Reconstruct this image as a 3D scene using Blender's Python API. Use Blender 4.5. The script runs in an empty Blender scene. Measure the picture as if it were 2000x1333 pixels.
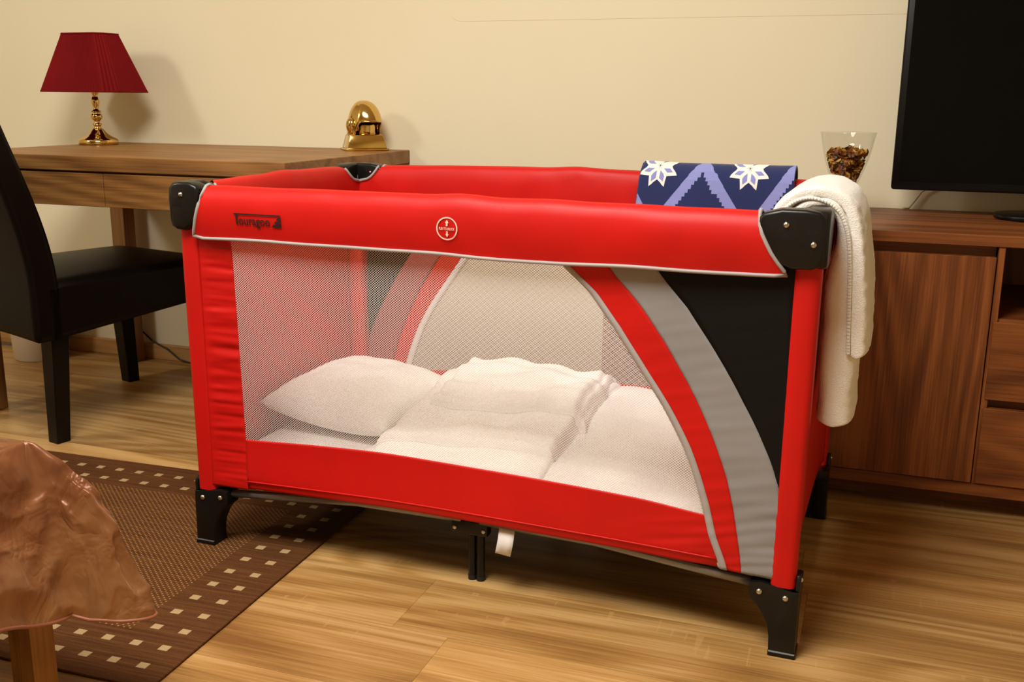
import bpy, bmesh, math, random
from mathutils import Vector, Matrix, noise
random.seed(7)
S = bpy.context.scene
COL = S.collection
PI = math.pi

# ------------------------------------------------------------------ camera
F_PX = 1997.38
cam_d = bpy.data.cameras.new('camera'); cam = bpy.data.objects.new('camera', cam_d); COL.objects.link(cam)
cam_d.sensor_fit = 'HORIZONTAL'; cam_d.sensor_width = 36.0; cam_d.lens = F_PX / 2000 * 36.0
cam_d.clip_start = 0.02
fw = Vector((-0.32360382, 0.91742289, -0.23155089)); rt = Vector((0.94233073, 0.33457145, 0.00864467)); up = Vector((-0.08540114, 0.21540007, 0.97278438))
m = Matrix((rt, up, -fw)).transposed().to_4x4(); m.translation = (0, 0, 0.93463)
cam.matrix_world = m
S.camera = cam

# ------------------------------------------------------------------ world, lights, exposure
w = bpy.data.worlds.new('world'); S.world = w; w.use_nodes = True
w.node_tree.nodes['Background'].inputs[0].default_value = (1.0, 0.9, 0.75, 1)
w.node_tree.nodes['Background'].inputs[1].default_value = 0.02
S.view_settings.view_transform = 'Standard'; S.view_settings.look = 'None'
S.view_settings.gamma = 1.0; S.view_settings.use_curve_mapping = False
S.view_settings.exposure = -0.22

def area(name, loc, target, size, power, color):
    d = bpy.data.lights.new(name, 'AREA'); d.shape = 'DISK'; d.size = size; d.energy = power; d.color = color
    o = bpy.data.objects.new(name, d); COL.objects.link(o); o.location = loc
    o.rotation_euler = (Vector(target) - Vector(loc)).to_track_quat('-Z', 'Y').to_euler()
    return o
WARM = (1.0, 0.965, 0.90)
# both lamps hang outside the picture: a ceiling lamp, and a wall lamp on the left wall
# (the table lamp, ornament, vase and television all throw their shadows to the right)
area('ceiling_lamp_offscreen', (-0.85, 0.62, 2.48), (-0.85, 1.0, 0), 1.2, 108, WARM)
area('wall_lamp_left_offscreen', (-3.36, 0.75, 2.05), (-1.2, 2.4, 0.7), 0.5, 24, WARM)

# ------------------------------------------------------------------ materials
def lin(c):
    return tuple(((x / 255) / 12.92 if x / 255 <= .04045 else ((x / 255 + .055) / 1.055) ** 2.4) for x in c) + (1,)
class NT:
    def __init__(s, name):
        s.m = bpy.data.materials.new(name); s.m.use_nodes = True; s.t = s.m.node_tree; s.n = s.t.nodes
        s.b = s.n['Principled BSDF']; s.out = s.n['Material Output']
    def new(s, typ, **kw):
        o = s.n.new(typ)
        for k, v in kw.items(): setattr(o, k, v)
        return o
    def link(s, a, b): s.t.links.new(a, b)
    def setv(s, sock, v):
        if hasattr(v, 'is_output'): s.link(v, sock)
        else: sock.default_value = v
    def math(s, op, a, b=0.0, c=0.0):
        o = s.new('ShaderNodeMath', operation=op)
        s.setv(o.inputs[0], a); s.setv(o.inputs[1], b); s.setv(o.inputs[2], c)
        return o.outputs[0]
    def coords(s, kind='Object', scale=(1, 1, 1), rand=0.0, rot=(0, 0, 0)):
        tc = s.new('ShaderNodeTexCoord'); v = tc.outputs[kind]
        mp = s.new('ShaderNodeMapping'); s.link(v, mp.inputs[0]); mp.inputs['Scale'].default_value = scale; mp.inputs['Rotation'].default_value = rot
        v = mp.outputs[0]
        if rand:
            oi = s.new('ShaderNodeObjectInfo'); r = s.math('MULTIPLY', oi.outputs['Random'], rand)
            ad = s.new('ShaderNodeVectorMath', operation='ADD'); s.link(v, ad.inputs[0]); s.link(r, ad.inputs[1]); v = ad.outputs[0]
        return v
    def noise(s, vec, scale=5, detail=4, rough=.55, dist=0):
        o = s.new('ShaderNodeTexNoise'); s.link(vec, o.inputs['Vector'])
        o.inputs['Scale'].default_value = scale; o.inputs['Detail'].default_value = detail
        o.inputs['Roughness'].default_value = rough; o.inputs['Distortion'].default_value = dist
        return o.outputs['Fac']
    def ramp(s, fac, stops):
        o = s.new('ShaderNodeValToRGB'); s.setv(o.inputs[0], fac); e = o.color_ramp.elements
        while len(e) < len(stops): e.new(0.5)
        for k, (p, c) in enumerate(stops): e[k].position = p; e[k].color = c
        return o.outputs[0]
    def mix(s, fac, a, b, mode='MIX'):
        o = s.new('ShaderNodeMix', data_type='RGBA', blend_type=mode)
        s.setv(o.inputs[0], fac); s.setv(o.inputs[6], a); s.setv(o.inputs[7], b)
        return o.outputs[2]
    def bump(s, h, strength=.3, dist=.002):
        o = s.new('ShaderNodeBump'); s.link(h, o.inputs['Height']); o.inputs['Strength'].default_value = strength; o.inputs['Distance'].default_value = dist
        s.link(o.outputs[0], s.b.inputs['Normal'])
    def p(s, **kw):
        for k, v in kw.items(): s.setv(s.b.inputs[k.replace('_', ' ')], v)
        return s
MATS = {}
def plain(name, c, rough=.5, metal=0, bump=0, bscale=300, **kw):
    t = NT(name); c = lin(c)
    v = t.coords('Object')
    n = t.noise(v, 12, 3)
    d = tuple(x * .86 for x in c[:3]) + (1,)
    t.p(Base_Color=t.ramp(n, [(.3, d), (.7, c)]), Roughness=rough, Metallic=metal, **kw)
    if bump: t.bump(t.noise(v, bscale, 2), bump, .001)
    MATS[name] = t.m; return t.m
def wood(name, dark, mid, light, axis='X', rand=0, g=1.0, rough=.45, spec=.4, saw=False):
    # grain runs along axis
    t = NT(name)
    sc = {'X': (1, 9, 9), 'Z': (9, 9, 1), 'Y': (9, 1, 9)}[axis]
    fs = {'X': (3.2, 150, 150), 'Z': (150, 150, 3.2), 'Y': (150, 3.2, 150)}[axis]
    v = t.coords('Object', tuple(x * g for x in sc), rand)
    f = t.coords('Object', tuple(x * g for x in fs), rand)
    big = t.noise(v, .8, 2, .5, .5)
    fig = t.noise(t.coords('Object', tuple(x * g * .8 for x in {'X': (1, 5.5, 5.5), 'Z': (5.5, 5.5, 1), 'Y': (5.5, 1, 5.5)}[axis]), rand * 1.7), .75, 1, .4, .3)
    ring = t.math('MULTIPLY_ADD', t.math('SINE', t.math('MULTIPLY', fig, 85.0)), .5, .5)
    ring = t.math('MULTIPLY', ring, t.math('GREATER_THAN', t.noise(v, .5, 1), 0.0))
    fine = t.noise(f, 1.5, 4, .65)
    streak = t.noise(t.coords('Object', tuple(x * g for x in {'X': (.9, 30, 30), 'Z': (30, 30, .9), 'Y': (30, .9, 30)}[axis]), rand), 1.2, 3, .6)
    h = t.math('ADD', t.math('ADD', t.math('MULTIPLY', big, .38), t.math('MULTIPLY', streak, .24)), t.math('ADD', t.math('MULTIPLY', ring, .11), t.math('MULTIPLY', fine, .38)))
    col = t.ramp(h, [(.39, lin(dark)), (.53, lin(mid)), (.66, lin(light))])
    if rand:
        oi = t.new('ShaderNodeObjectInfo'); hs = t.new('ShaderNodeHueSaturation')
        t.link(col, hs.inputs['Color']); t.link(t.math('MULTIPLY_ADD', oi.outputs['Random'], .28, .86), hs.inputs['Value']); col = hs.outputs[0]
    if saw:   # pale cross-cut marks of rough-sawn oak print
        s2 = t.coords('Object', (55, 2.5, 2.5), rand); s3 = t.coords('Object', (2.2, 7, 7), rand)
        a = t.math('GREATER_THAN', t.noise(s2, 1.3, 2), .60); b = t.math('GREATER_THAN', t.noise(s3, 1.6, 2), .60)
        col = t.mix(t.math('MULTIPLY', t.math('MULTIPLY', a, b), .30), col, lin(light))
    t.p(Base_Color=col, Roughness=rough, Specular_IOR_Level=spec)
    t.bump(fine, .12, .0008)
    MATS[name] = t.m; return t.m
def fabric(name, c, rough=.6, sheen=.2, weave=900, bump=.15, spec=.3):
    t = NT(name); v = t.coords('Object'); c = lin(c)
    n = t.noise(v, 7, 3); d = tuple(x * .9 for x in c[:3]) + (1,)
    t.p(Base_Color=t.ramp(n, [(.35, d), (.65, c)]), Roughness=rough, Specular_IOR_Level=spec, Sheen_Weight=sheen)
    t.bump(t.noise(v, weave, 2), bump, .0006)
    MATS[name] = t.m; return t.m

RED = fabric('red_nylon', (198, 16, 9), .5, .0)
GREYB = fabric('grey_nylon', (142, 139, 138), .5, .0)
LINING = fabric('dull_red_lining', (150, 62, 60), .6, .05)
BLACKF = fabric('black_nylon', (16, 14, 12), .6, .0, spec=.15)
PIPING = fabric('grey_piping', (168, 160, 156), .5, .1)
PLASTIC = plain('black_plastic', (15, 14, 13), .33, 0, .05, 500, Specular_IOR_Level=.35)
RUBBER = plain('black_rubber', (16, 16, 16), .6)
STEEL = plain('rivet_steel', (205, 200, 190), .25, 1)
TUBE = plain('grey_tube', (140, 138, 135), .35, .7)
WHITEL = fabric('white_linen', (250, 247, 240), .85, .1, 700, .2)
WHITED = fabric('white_duvet_cotton', (248, 244, 238), .85, .1, 500, .2)
TAGW = fabric('white_ribbon', (225, 220, 215), .6)
LOGO = plain('logo_print', (40, 16, 14), .6)
SIGNW = plain('pale_print', (245, 200, 180), .6)
WOODDESK = wood('desk_oak', (100, 65, 30), (136, 93, 47), (160, 115, 64), 'X')
WOODDESKZ = wood('desk_oak_upright', (100, 65, 30), (136, 93, 47), (160, 115, 64), 'Z')
WOODCAB = wood('cabinet_oak', (80, 40, 14), (114, 61, 24), (140, 82, 37), 'X')
WOODCABZ = wood('cabinet_oak_upright', (80, 39, 13), (114, 60, 23), (144, 84, 38), 'Z', g=1.3)
WOODFLOOR = wood('floor_oak', (128, 88, 44), (166, 124, 68), (194, 154, 98), 'X', rand=40, rough=.36, spec=.45, saw=True)
WOODBASE = wood('baseboard_oak', (150, 105, 58), (180, 134, 80), (200, 156, 100), 'X')
WOODLEG = wood('bed_oak', (112, 74, 32), (146, 100, 48), (168, 120, 62), 'Z')
SUBFLOOR = plain('subfloor_board', (150, 130, 104), .8)
LEATHER = plain('dark_leather', (9, 5, 4), .42, 0, .25, 160, Specular_IOR_Level=.16)
CHAIRLEG = plain('dark_stained_wood', (11, 7, 5), .45, Specular_IOR_Level=.2)
BRASS = plain('polished_brass', (226, 190, 112), .12, 1)
TVB = plain('gloss_black', (6, 6, 7), .3, Specular_IOR_Level=.25)
TVS = plain('tv_screen_glass', (4, 4, 5), .25, Specular_IOR_Level=.12)
CABLE = plain('black_cable', (18, 15, 13), .5)
CABLEW = plain('cream_cable', (205, 190, 160), .5)
BIN = plain('white_bin_plastic', (226, 214, 194), .4)
NAVY = fabric('navy_fleece', (34, 44, 92), .9, .3, 400, .3)
PERI = fabric('periwinkle_fleece', (140, 146, 206), .9, .3, 400, .3)
FLAKE = fabric('white_fleece', (240, 238, 230), .9, .3, 400, .3)

def mk_wall():
    t = NT('wall_paper'); v = t.coords('Object'); f = t.noise(t.coords('Object', (1, 1, .35)), 130, 4, .7); b = t.noise(v, 1.2, 3)
    t.p(Base_Color=t.ramp(b, [(.3, lin((229, 218, 186))), (.7, lin((233, 223, 193)))]), Roughness=.8, Specular_IOR_Level=.2)
    t.bump(f, .25, .001); return t.m
WALL = mk_wall()
CEIL = plain('ceiling_paint', (234, 224, 204), .9)
def mk_net():
    # knitted net: rows of round holes, staggered
    t = NT('white_net'); tc = t.new('ShaderNodeTexCoord'); sp = t.new('ShaderNodeSeparateXYZ'); t.link(tc.outputs['Object'], sp.inputs[0])
    PX, PZ = .0056, .0047
    def d(off):
        a = t.math('SUBTRACT', t.math('FRACT', t.math('ADD', t.math('DIVIDE', sp.outputs[0], PX), off)), .5)
        b = t.math('SUBTRACT', t.math('FRACT', t.math('ADD', t.math('DIVIDE', sp.outputs[2], PZ), off)), .5)
        a = t.math('MULTIPLY', a, PX / PZ)
        return t.math('SQRT', t.math('ADD', t.math('MULTIPLY', a, a), t.math('MULTIPLY', b, b)))
    mn = t.math('MINIMUM', d(0.0), d(.5))
    hole = t.math('LESS_THAN', mn, .352)
    t.p(Base_Color=lin((226, 216, 210)), Roughness=.7, Specular_IOR_Level=.2, Sheen_Weight=.1)
    tr = t.new('ShaderNodeBsdfTransparent'); mx = t.new('ShaderNodeMixShader')
    t.link(hole, mx.inputs[0]); t.link(t.b.outputs[0], mx.inputs[1]); t.link(tr.outputs[0], mx.inputs[2]); t.link(mx.outputs[0], t.out.inputs[0])
    return t.m
NET = mk_net()
def mk_shade():
    t = NT('pleated_red_shade'); n = t.noise(t.coords('Object'), 8, 2)
    t.p(Base_Color=t.ramp(n, [(.3, lin((108, 5, 9))), (.7, lin((120, 7, 11)))]), Roughness=.8, Specular_IOR_Level=.15)
    return t.m
SHADE = mk_shade()
def mk_glass():
    t = NT('clear_glass'); tr = t.new('ShaderNodeBsdfTransparent'); tr.inputs[0].default_value = (.97, .975, .96, 1)
    gl = t.new('ShaderNodeBsdfGlossy'); gl.inputs['Roughness'].default_value = .03
    fr = t.new('ShaderNodeLayerWeight'); fr.inputs[0].default_value = .5; ff = t.math('MULTIPLY_ADD', t.math('POWER', fr.outputs['Facing'], 5.0), .45, .03); mx = t.new('ShaderNodeMixShader')
    t.link(ff, mx.inputs[0]); t.link(tr.outputs[0], mx.inputs[1]); t.link(gl.outputs[0], mx.inputs[2]); t.link(mx.outputs[0], t.out.inputs[0])
    t.n.remove(t.b); return t.m
GLASS = mk_glass()
def mk_petal():
    t = NT('dried_petals'); oi = t.new('ShaderNodeTexCoord'); v = t.new('ShaderNodeTexVoronoi'); t.link(oi.outputs['Object'], v.inputs[0]); v.inputs['Scale'].default_value = 75
    sp = t.new('ShaderNodeSeparateColor'); t.link(v.outputs['Color'], sp.inputs[0])
    t.p(Base_Color=t.ramp(sp.outputs[0], [(.1, lin((84, 40, 14))), (.4, lin((134, 72, 24))), (.7, lin((178, 118, 38))), (.9, lin((205, 160, 70)))]), Roughness=.5)
    return t.m
PETAL = mk_petal()
def mk_rug():
    t = NT('brown_sisal'); v = t.coords('Object')
    rib = t.new('ShaderNodeTexWave', wave_type='BANDS', bands_direction='Y'); t.link(v, rib.inputs[0]); rib.inputs['Scale'].default_value = 75; rib.inputs['Distortion'].default_value = 1.5
    st = t.noise(t.coords('Object', (2, 60, 1)), 2.2, 4, .7); fi = t.noise(v, 420, 2)
    h = t.math('ADD', t.math('MULTIPLY', st, .7), t.math('MULTIPLY', fi, .3))
    col = t.ramp(h, [(.3, lin((58, 31, 12))), (.5, lin((86, 51, 23))), (.72, lin((110, 70, 35)))])
    # small pale stitch dots in the field
    tc = t.new('ShaderNodeTexCoord'); sp = t.new('ShaderNodeSeparateXYZ'); t.link(tc.outputs['Object'], sp.inputs[0])
    PXd, PYd = .0128, .0116
    def d(off):
        a = t.math('MULTIPLY', t.math('SUBTRACT', t.math('FRACT', t.math('ADD', t.math('DIVIDE', sp.outputs[0], PXd), off)), .5), PXd)
        b = t.math('MULTIPLY', t.math('SUBTRACT', t.math('FRACT', t.math('ADD', t.math('DIVIDE', sp.outputs[1], PYd), off)), .5), PYd)
        return t.math('SQRT', t.math('ADD', t.math('MULTIPLY', a, a), t.math('MULTIPLY', b, b)))
    dot = t.math('LESS_THAN', t.math('MINIMUM', d(0.0), d(.5)), .0019)
    ix = t.math('LESS_THAN', sp.outputs[0], -.150)
    iy = t.math('LESS_THAN', t.math('ABSOLUTE', t.math('SUBTRACT', sp.outputs[1], .433)), .285)
    fac = t.math('MULTIPLY', dot, t.math('MULTIPLY', ix, iy))
    col = t.mix(t.math('MULTIPLY', fac, .7), col, lin((170, 126, 70)))
    t.p(Base_Color=col, Roughness=.9, Specular_IOR_Level=.15)
    t.bump(t.math('ADD', rib.outputs['Fac'], t.math('MULTIPLY', fi, .6)), .5, .0015)
    return t.m
RUGM = mk_rug()
RUGSQ = plain('cream_sisal', (170, 142, 98), .9, 0, .4, 400)
def mk_satin():
    t = NT('copper_satin'); v = t.coords('Object')
    n = t.noise(v, 3.5, 4, .6, .6)
    t.p(Base_Color=t.ramp(n, [(.35, lin((96, 44, 18))), (.5, lin((124, 74, 38))), (.64, lin((150, 106, 66)))]), Roughness=.38, Metallic=.3, Specular_IOR_Level=.6, Sheen_Weight=.2, Sheen_Tint=lin((255, 215, 165)))
    cr = t.noise(t.coords('Object', (1, 1, .7)), 17, 3, .5, .7)
    t.bump(t.math('ABSOLUTE', t.math('SUBTRACT', cr, .5)), .7, .02)
    return t.m
SATIN = mk_satin()
SATINH = fabric('copper_satin_hem', (138, 82, 52), .4, .1)
def mk_terry():
    t = NT('white_terry'); v = t.coords('Object'); n = t.noise(v, 420, 3, .7); b = t.noise(v, 14, 3)
    t.p(Base_Color=t.ramp(b, [(.3, lin((243, 238, 227))), (.7, lin((249, 245, 236)))]), Roughness=.95, Sheen_Weight=.5, Specular_IOR_Level=.1)
    t.bump(n, .7, .003); return t.m
TERRY = mk_terry()
STITCH = fabric('stitch_thread', (206, 198, 178), .8)

# ------------------------------------------------------------------ mesh helpers
def mesh(name, verts, faces, mat=None, parent=None, smooth=False, fix=True, label=None):
    me = bpy.data.meshes.new(name); me.from_pydata([tuple(v) for v in verts], [], faces)
    if fix:
        bm = bmesh.new(); bm.from_mesh(me); bmesh.ops.recalc_face_normals(bm, faces=bm.faces); bm.to_mesh(me); bm.free()
    return wrap(name, me, mat, parent, smooth, label)
def wrap(name, me, mat, parent=None, smooth=False, label=None):
    o = bpy.data.objects.new(name, me); COL.objects.link(o)
    if mat: me.materials.append(mat)
    if parent: o.parent = parent
    if smooth:
        for p in me.polygons: p.use_smooth = True
    if label: o['label'] = label
    return o
class BM:
    def __init__(s): s.bm = bmesh.new()
    def box(s, x0, x1, y0, y1, z0, z1, bev=0, seg=2, M=None):
        r = bmesh.ops.create_cube(s.bm, size=1); vs = r['verts']
        for v in vs: v.co = Vector(((x0 + x1) / 2 + v.co.x * (x1 - x0), (y0 + y1) / 2 + v.co.y * (y1 - y0), (z0 + z1) / 2 + v.co.z * (z1 - z0)))
        if bev:
            es = list({e for v in vs for e in v.link_edges})
            r2 = bmesh.ops.bevel(s.bm, geom=es, offset=bev, segments=seg, affect='EDGES', profile=.5)
            vs = list({v for f in r2['faces'] for v in f.verts} | {v for v in vs if v.is_valid})
        if M:
            for v in vs: v.co = M @ v.co
        return s
    def prism(s, poly, a0, a1, axis, bev=0, seg=2):
        # poly of 2D points; axis 'x','y','z' is the extrusion axis
        def P(p, a): return {'x': (a, p[0], p[1]), 'y': (p[0], a, p[1]), 'z': (p[0], p[1], a)}[axis]
        A = [s.bm.verts.new(P(p, a0)) for p in poly]; B = [s.bm.verts.new(P(p, a1)) for p in poly]
        n = len(poly); fs = [s.bm.faces.new(A), s.bm.faces.new(B[::-1])]
        for k in range(n): fs.append(s.bm.faces.new((A[k], B[k], B[(k + 1) % n], A[(k + 1) % n])))
        bmesh.ops.recalc_face_normals(s.bm, faces=fs)
        if bev:
            es = [e for e in fs[0].edges] + [e for e in fs[1].edges]
            bmesh.ops.bevel(s.bm, geom=es, offset=bev, segments=seg, affect='EDGES', profile=.5)
        return s
    def tube(s, pts, r, n=10, cap=True):
        pts = [Vector(p) for p in pts]; rings = []
        for k, p in enumerate(pts):
            t = (pts[min(k + 1, len(pts) - 1)] - pts[max(k - 1, 0)]).normalized()
            a = t.cross(Vector((0, 0, 1)) if abs(t.z) < .9 else Vector((1, 0, 0))).normalized(); b = t.cross(a)
            rr = r[k] if isinstance(r, (list, tuple)) else r
            rings.append([s.bm.verts.new(p + (a * math.cos(q * 2 * PI / n) + b * math.sin(q * 2 * PI / n)) * rr) for q in range(n)])
        for k in range(len(rings) - 1):
            for q in range(n): s.bm.faces.new((rings[k][q], rings[k][(q + 1) % n], rings[k + 1][(q + 1) % n], rings[k + 1][q]))
        if cap: s.bm.faces.new(rings[0][::-1]); s.bm.faces.new(rings[-1])
        return s
    def lathe(s, prof, n=32, c=(0, 0, 0)):
        rings = []
        for r, z in prof: rings.append([s.bm.verts.new((c[0] + r * math.cos(q * 2 * PI / n), c[1] + r * math.sin(q * 2 * PI / n), c[2] + z)) for q in range(n)])
        for k in range(len(rings) - 1):
            for q in range(n): s.bm.faces.new((rings[k][q], rings[k][(q + 1) % n], rings[k + 1][(q + 1) % n], rings[k + 1][q]))
        if prof[0][0] > 1e-5: s.bm.faces.new(rings[0][::-1])
        if prof[-1][0] > 1e-5: s.bm.faces.new(rings[-1])
        return s
    def build(s, name, mat, parent=None, smooth=False, label=None, auto=None):
        bmesh.ops.remove_doubles(s.bm, verts=s.bm.verts, dist=1e-6)
        bmesh.ops.recalc_face_normals(s.bm, faces=s.bm.faces)
        if auto is not None:
            for e in s.bm.edges:
                if len(e.link_faces) == 2 and e.calc_face_angle(0) > math.radians(auto): e.smooth = False
            smooth = True
        me = bpy.data.meshes.new(name); s.bm.to_mesh(me); s.bm.free()
        return wrap(name, me, mat, parent, smooth, label)
def grid(name, fn, nu, nv, mat, parent=None, smooth=True, solid=0, closed_u=False, label=None, offset=0):
    V = []; Fs = []; cu = nu if closed_u else nu + 1
    for j in range(nv + 1):
        for i in range(cu): V.append(fn(i / nu, j / nv))
    for j in range(nv):
        for i in range(nu):
            a = j * cu + i; b = j * cu + (i + 1) % cu
            Fs.append((a, b, b + cu, a + cu))
    o = mesh(name, V, Fs, mat, parent, smooth, label=label)
    if solid:
        md = o.modifiers.new('thickness', 'SOLIDIFY'); md.thickness = solid; md.offset = offset
    return o
def thing(name, label, cat, loc=(0, 0, 0), rz=0, group=None):
    o = bpy.data.objects.new(name, None); COL.objects.link(o); o.location = loc; o.rotation_euler = (0, 0, rz); o.empty_display_size = .1
    return tag(o, label, cat, group)
def tag(o, label, cat, group=None):
    o['label'] = label; o['category'] = cat
    if group: o['group'] = group
    return o
def struct(o): o['kind'] = 'structure'; return o
def interp(pts, x):
    if x <= pts[0][0]: return pts[0][1]
    for (a, b), (c, d) in zip(pts, pts[1:]):
        if x <= c:
            t = (x - a) / (c - a); return b + (d - b) * t
    return pts[-1][1]
def sm(x): x = max(0, min(1, x)); return x * x * (3 - 2 * x)
def nz(x, y=0, z=0): return noise.noise(Vector((x, y, z)))

# ================================================================== THE ROOM
WY = 2.971; XL, XR, YF, CH = -3.45, 2.1, -1.9, 2.55
fl = BM().box(XL, XR, YF, WY, -.06, -.009).build('floor', SUBFLOOR); struct(fl); fl['label'] = 'floor of pale oak laminate planks'
pk = {}
PW, PL = .2, 1.29
row = 0
y0 = 1.515 - 17 * PW
joints = {8: 0, }
def plank(x0, x1, ya, yb):
    x0, x1 = max(x0, XL), min(x1, XR); yb = min(yb, WY); ya = max(ya, YF)
    if x1 - x0 < .02 or yb - ya < .005: return
    key = (round(x1 - x0, 3), round(yb - ya, 3)); hx, hy = (x1 - x0) / 2 - .00025, (yb - ya) / 2 - .00025
    if key not in pk:
        b = BM(); b.prism([(-hx, -hy), (hx, -hy), (hx, hy), (-hx, hy)], -.009, 0, 'z')
        o = b.build('plank', WOODFLOOR, fl); pk[key] = o.data
    else: o = wrap('plank', pk[key], None, fl)
    o.location = ((x0 + x1) / 2, (ya + yb) / 2, 0)
k = 0; yy = y0
off = {17: -.65 + .0, 18: -.76, 19: -.06}
while yy < WY - .001:
    # row index by y ; measured joints for the three nearest rows, the rest staggered
    r = round((yy - 1.315) / PW)
    jx = {0: -.65, 1: -.76, 2: -.06}.get(r, -.2 + (r * .47) % PL)
    x = jx - 3 * PL
    while x < XR:
        if x + PL > XL: plank(x, x + PL, yy, yy + PW)
        x += PL
    yy += PW
def wall(name, x0, x1, ya, yb, z0, z1, m=WALL): return struct(BM().box(x0, x1, ya, yb, z0, z1).build(name, m))
wall('wall_back', XL - .1, XR + .1, WY, WY + .1, -.06, CH)
wall('wall_left', XL - .1, XL, YF - .1, WY, -.06, CH)
wall('wall_right', XR, XR + .1, YF - .1, WY, -.06, CH)
wall('wall_front', XL, XR, YF - .1, YF, -.06, CH)
wall('ceiling', XL - .1, XR + .1, YF - .1, WY + .1, CH, CH + .1, CEIL)
def bboard(name, x0, x1, ya, yb):
    struct(BM().box(x0, x1, ya, yb, 0, .058, .004).build(name, WOODBASE))
bboard('baseboard_back', XL, XR, WY - .014, WY)
bboard('baseboard_left', XL, XL + .014, YF + .014, WY - .014)
# faint rounded outline of an old painted-over panel on the wall
def rr(x0, x1, z0, z1, r, n=6):
    P = []
    for cx, cz, a0 in ((x1 - r, z1 - r, 0), (x0 + r, z1 - r, 90), (x0 + r, z0 + r, 180), (x1 - r, z0 + r, 270)):
        for k in range(n + 1): a = math.radians(a0 + 90 * k / n); P.append((cx + r * math.cos(a), cz + r * math.sin(a)))
    return P
struct(BM().prism(rr(-1.262, .25, 1.156, 1.62, .045), WY - .0008, WY + .002, 'y', .0006, 2).build('trim_1', WALL, smooth=False))

# ================================================================== TRAVEL COT
CA = -.02665
cot = thing('travel_cot', 'red folding travel cot with white net sides and black plastic corners', 'cot', (-.6748, 2.0144, 0), CA)
cot_top = .763
# ---- rail covers
def rail_section():
    S_ = [(.019, .664), (.023, .680), (.026, .700), (.027, .720), (.0255, .738), (.021, .751), (.013, .760), (.002, .764), (-.009, .760), (-.013, .756), (-.016, .750), (-.018, .743), (-.0195, .736), (-.020, .731), (-.0205, .727), (-.021, .712), (-.021, .690), (-.019, .668), (-.008, .660), (.008, .659)]
    return S_
SEC = rail_section()
def o_out(z): return interp([(z_, o_) for o_, z_ in SEC[:8]], z)
END = [(.664, .562), (.672, .556), (.694, .538), (.726, .520), (.745, .5135), (.764, .512)]
ENDI = [(.66, .585), (.7265, .585), (.727, .576), (.731, .552), (.736, .542), (.743, .534), (.750, .528), (.764, .520)]
ENDS = [(.66, .321), (.7265, .321), (.727, .312), (.731, .288), (.736, .278), (.743, .270), (.750, .264), (.764, .256)]
LEFTEND = [(.664, -.570), (.707, -.556), (.745, -.543), (.764, -.539)]
def rail_disp(u, z, s): return .0022 * nz(u * 14, z * 20, s * 7) + .0016 * math.exp(-(u / .05) ** 2) * nz(u * 60, z * 60, s)
def long_rail(s, name, crown):
    nu = 96
    def f(a, b):
        i = int(round(b * len(SEC))) % len(SEC)
        o, z = SEC[i]
        outer = i < 8 or i >= len(SEC) - 2
        ue = interp(END, z) if outer else interp(ENDI, z)
        ul = interp(LEFTEND, z) if outer else -interp(ENDI, z)
        u = ul + (ue - ul) * a
        c = crown * (1 - (u / .57) ** 2)
        hinge = math.exp(-(u / .05) ** 2)
        top = max(0, (z - .66) / .10)
        zz = z + c * top + (.0035 * hinge * top) + .0018 * nz(u * 9, s * 3, z * 4) * top
        oo = o + rail_disp(u, z, s)
        if i == 0 or i >= len(SEC) - 2: zz += .003 * nz(u * 6, s * 11) - .004 * math.exp(-((u - .12) / .12) ** 2) * (s > 0)
        return (s * u, -s * (.333 + oo), zz)
    ob = grid(name, f, nu, len(SEC), RED, cot, label='red padded fabric sleeve over the top rail')
    # piping along bottom edge and both ends
    def fp(u, z): return (s * u, -s * (.333 + o_out(z) + .0012), z)
    pts = [(s * -.541, -s * .326, .762 + crown * .1), (s * -.541, -s * .336, .7655 + crown * .1), (s * -.541, -s * .345, .7635)]
    for z in (.758, .745, .73, .715, .70, .685, .672, .666): pts.append(fp(interp(LEFTEND, z) - .002, z))
    for k in range(1, 60):
        u = -.568 + (.562 + .568) * k / 60
        z = .663 + .003 * nz(u * 6, s * 11) - .004 * math.exp(-((u - .12) / .12) ** 2) * (s > 0)
        pts.append((s * u, -s * (.333 + .0205), z))
    for z in (.666, .672, .685, .70, .715, .73, .745, .758): pts.append(fp(interp(END, z) + .002, z))
    pts += [(s * .514, -s * .345, .7635), (s * .514, -s * .336, .7655), (s * .514, -s * .326, .762)]
    BM().tube(pts, .0032, 8).build('piping', PIPING, ob, True)
    # inner ends, seen across the cot
    for e in (1, -1):
        q = []
        for z in (.7272, .731, .736, .743, .750, .756, .760): q.append((s * e * (interp(ENDI, z) + .001), -s * (.333 + interp([(.7272, -.0225), (.743, -.0200), (.750, -.0180), (.756, -.0150), (.760, -.011)], z)), z + (0 if s > 0 else .004 * (z - .727) / .03)))
        q.insert(0, (s * e * .5765, -s * (.333 - .0222), .7262))
        BM().tube(q, .003, 8).build('piping', PIPING, ob, True)
    return ob
rail_front = long_rail(1, 'rail_cover', .002)
rail_rear = long_rail(-1, 'rail_cover', .010)
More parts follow.
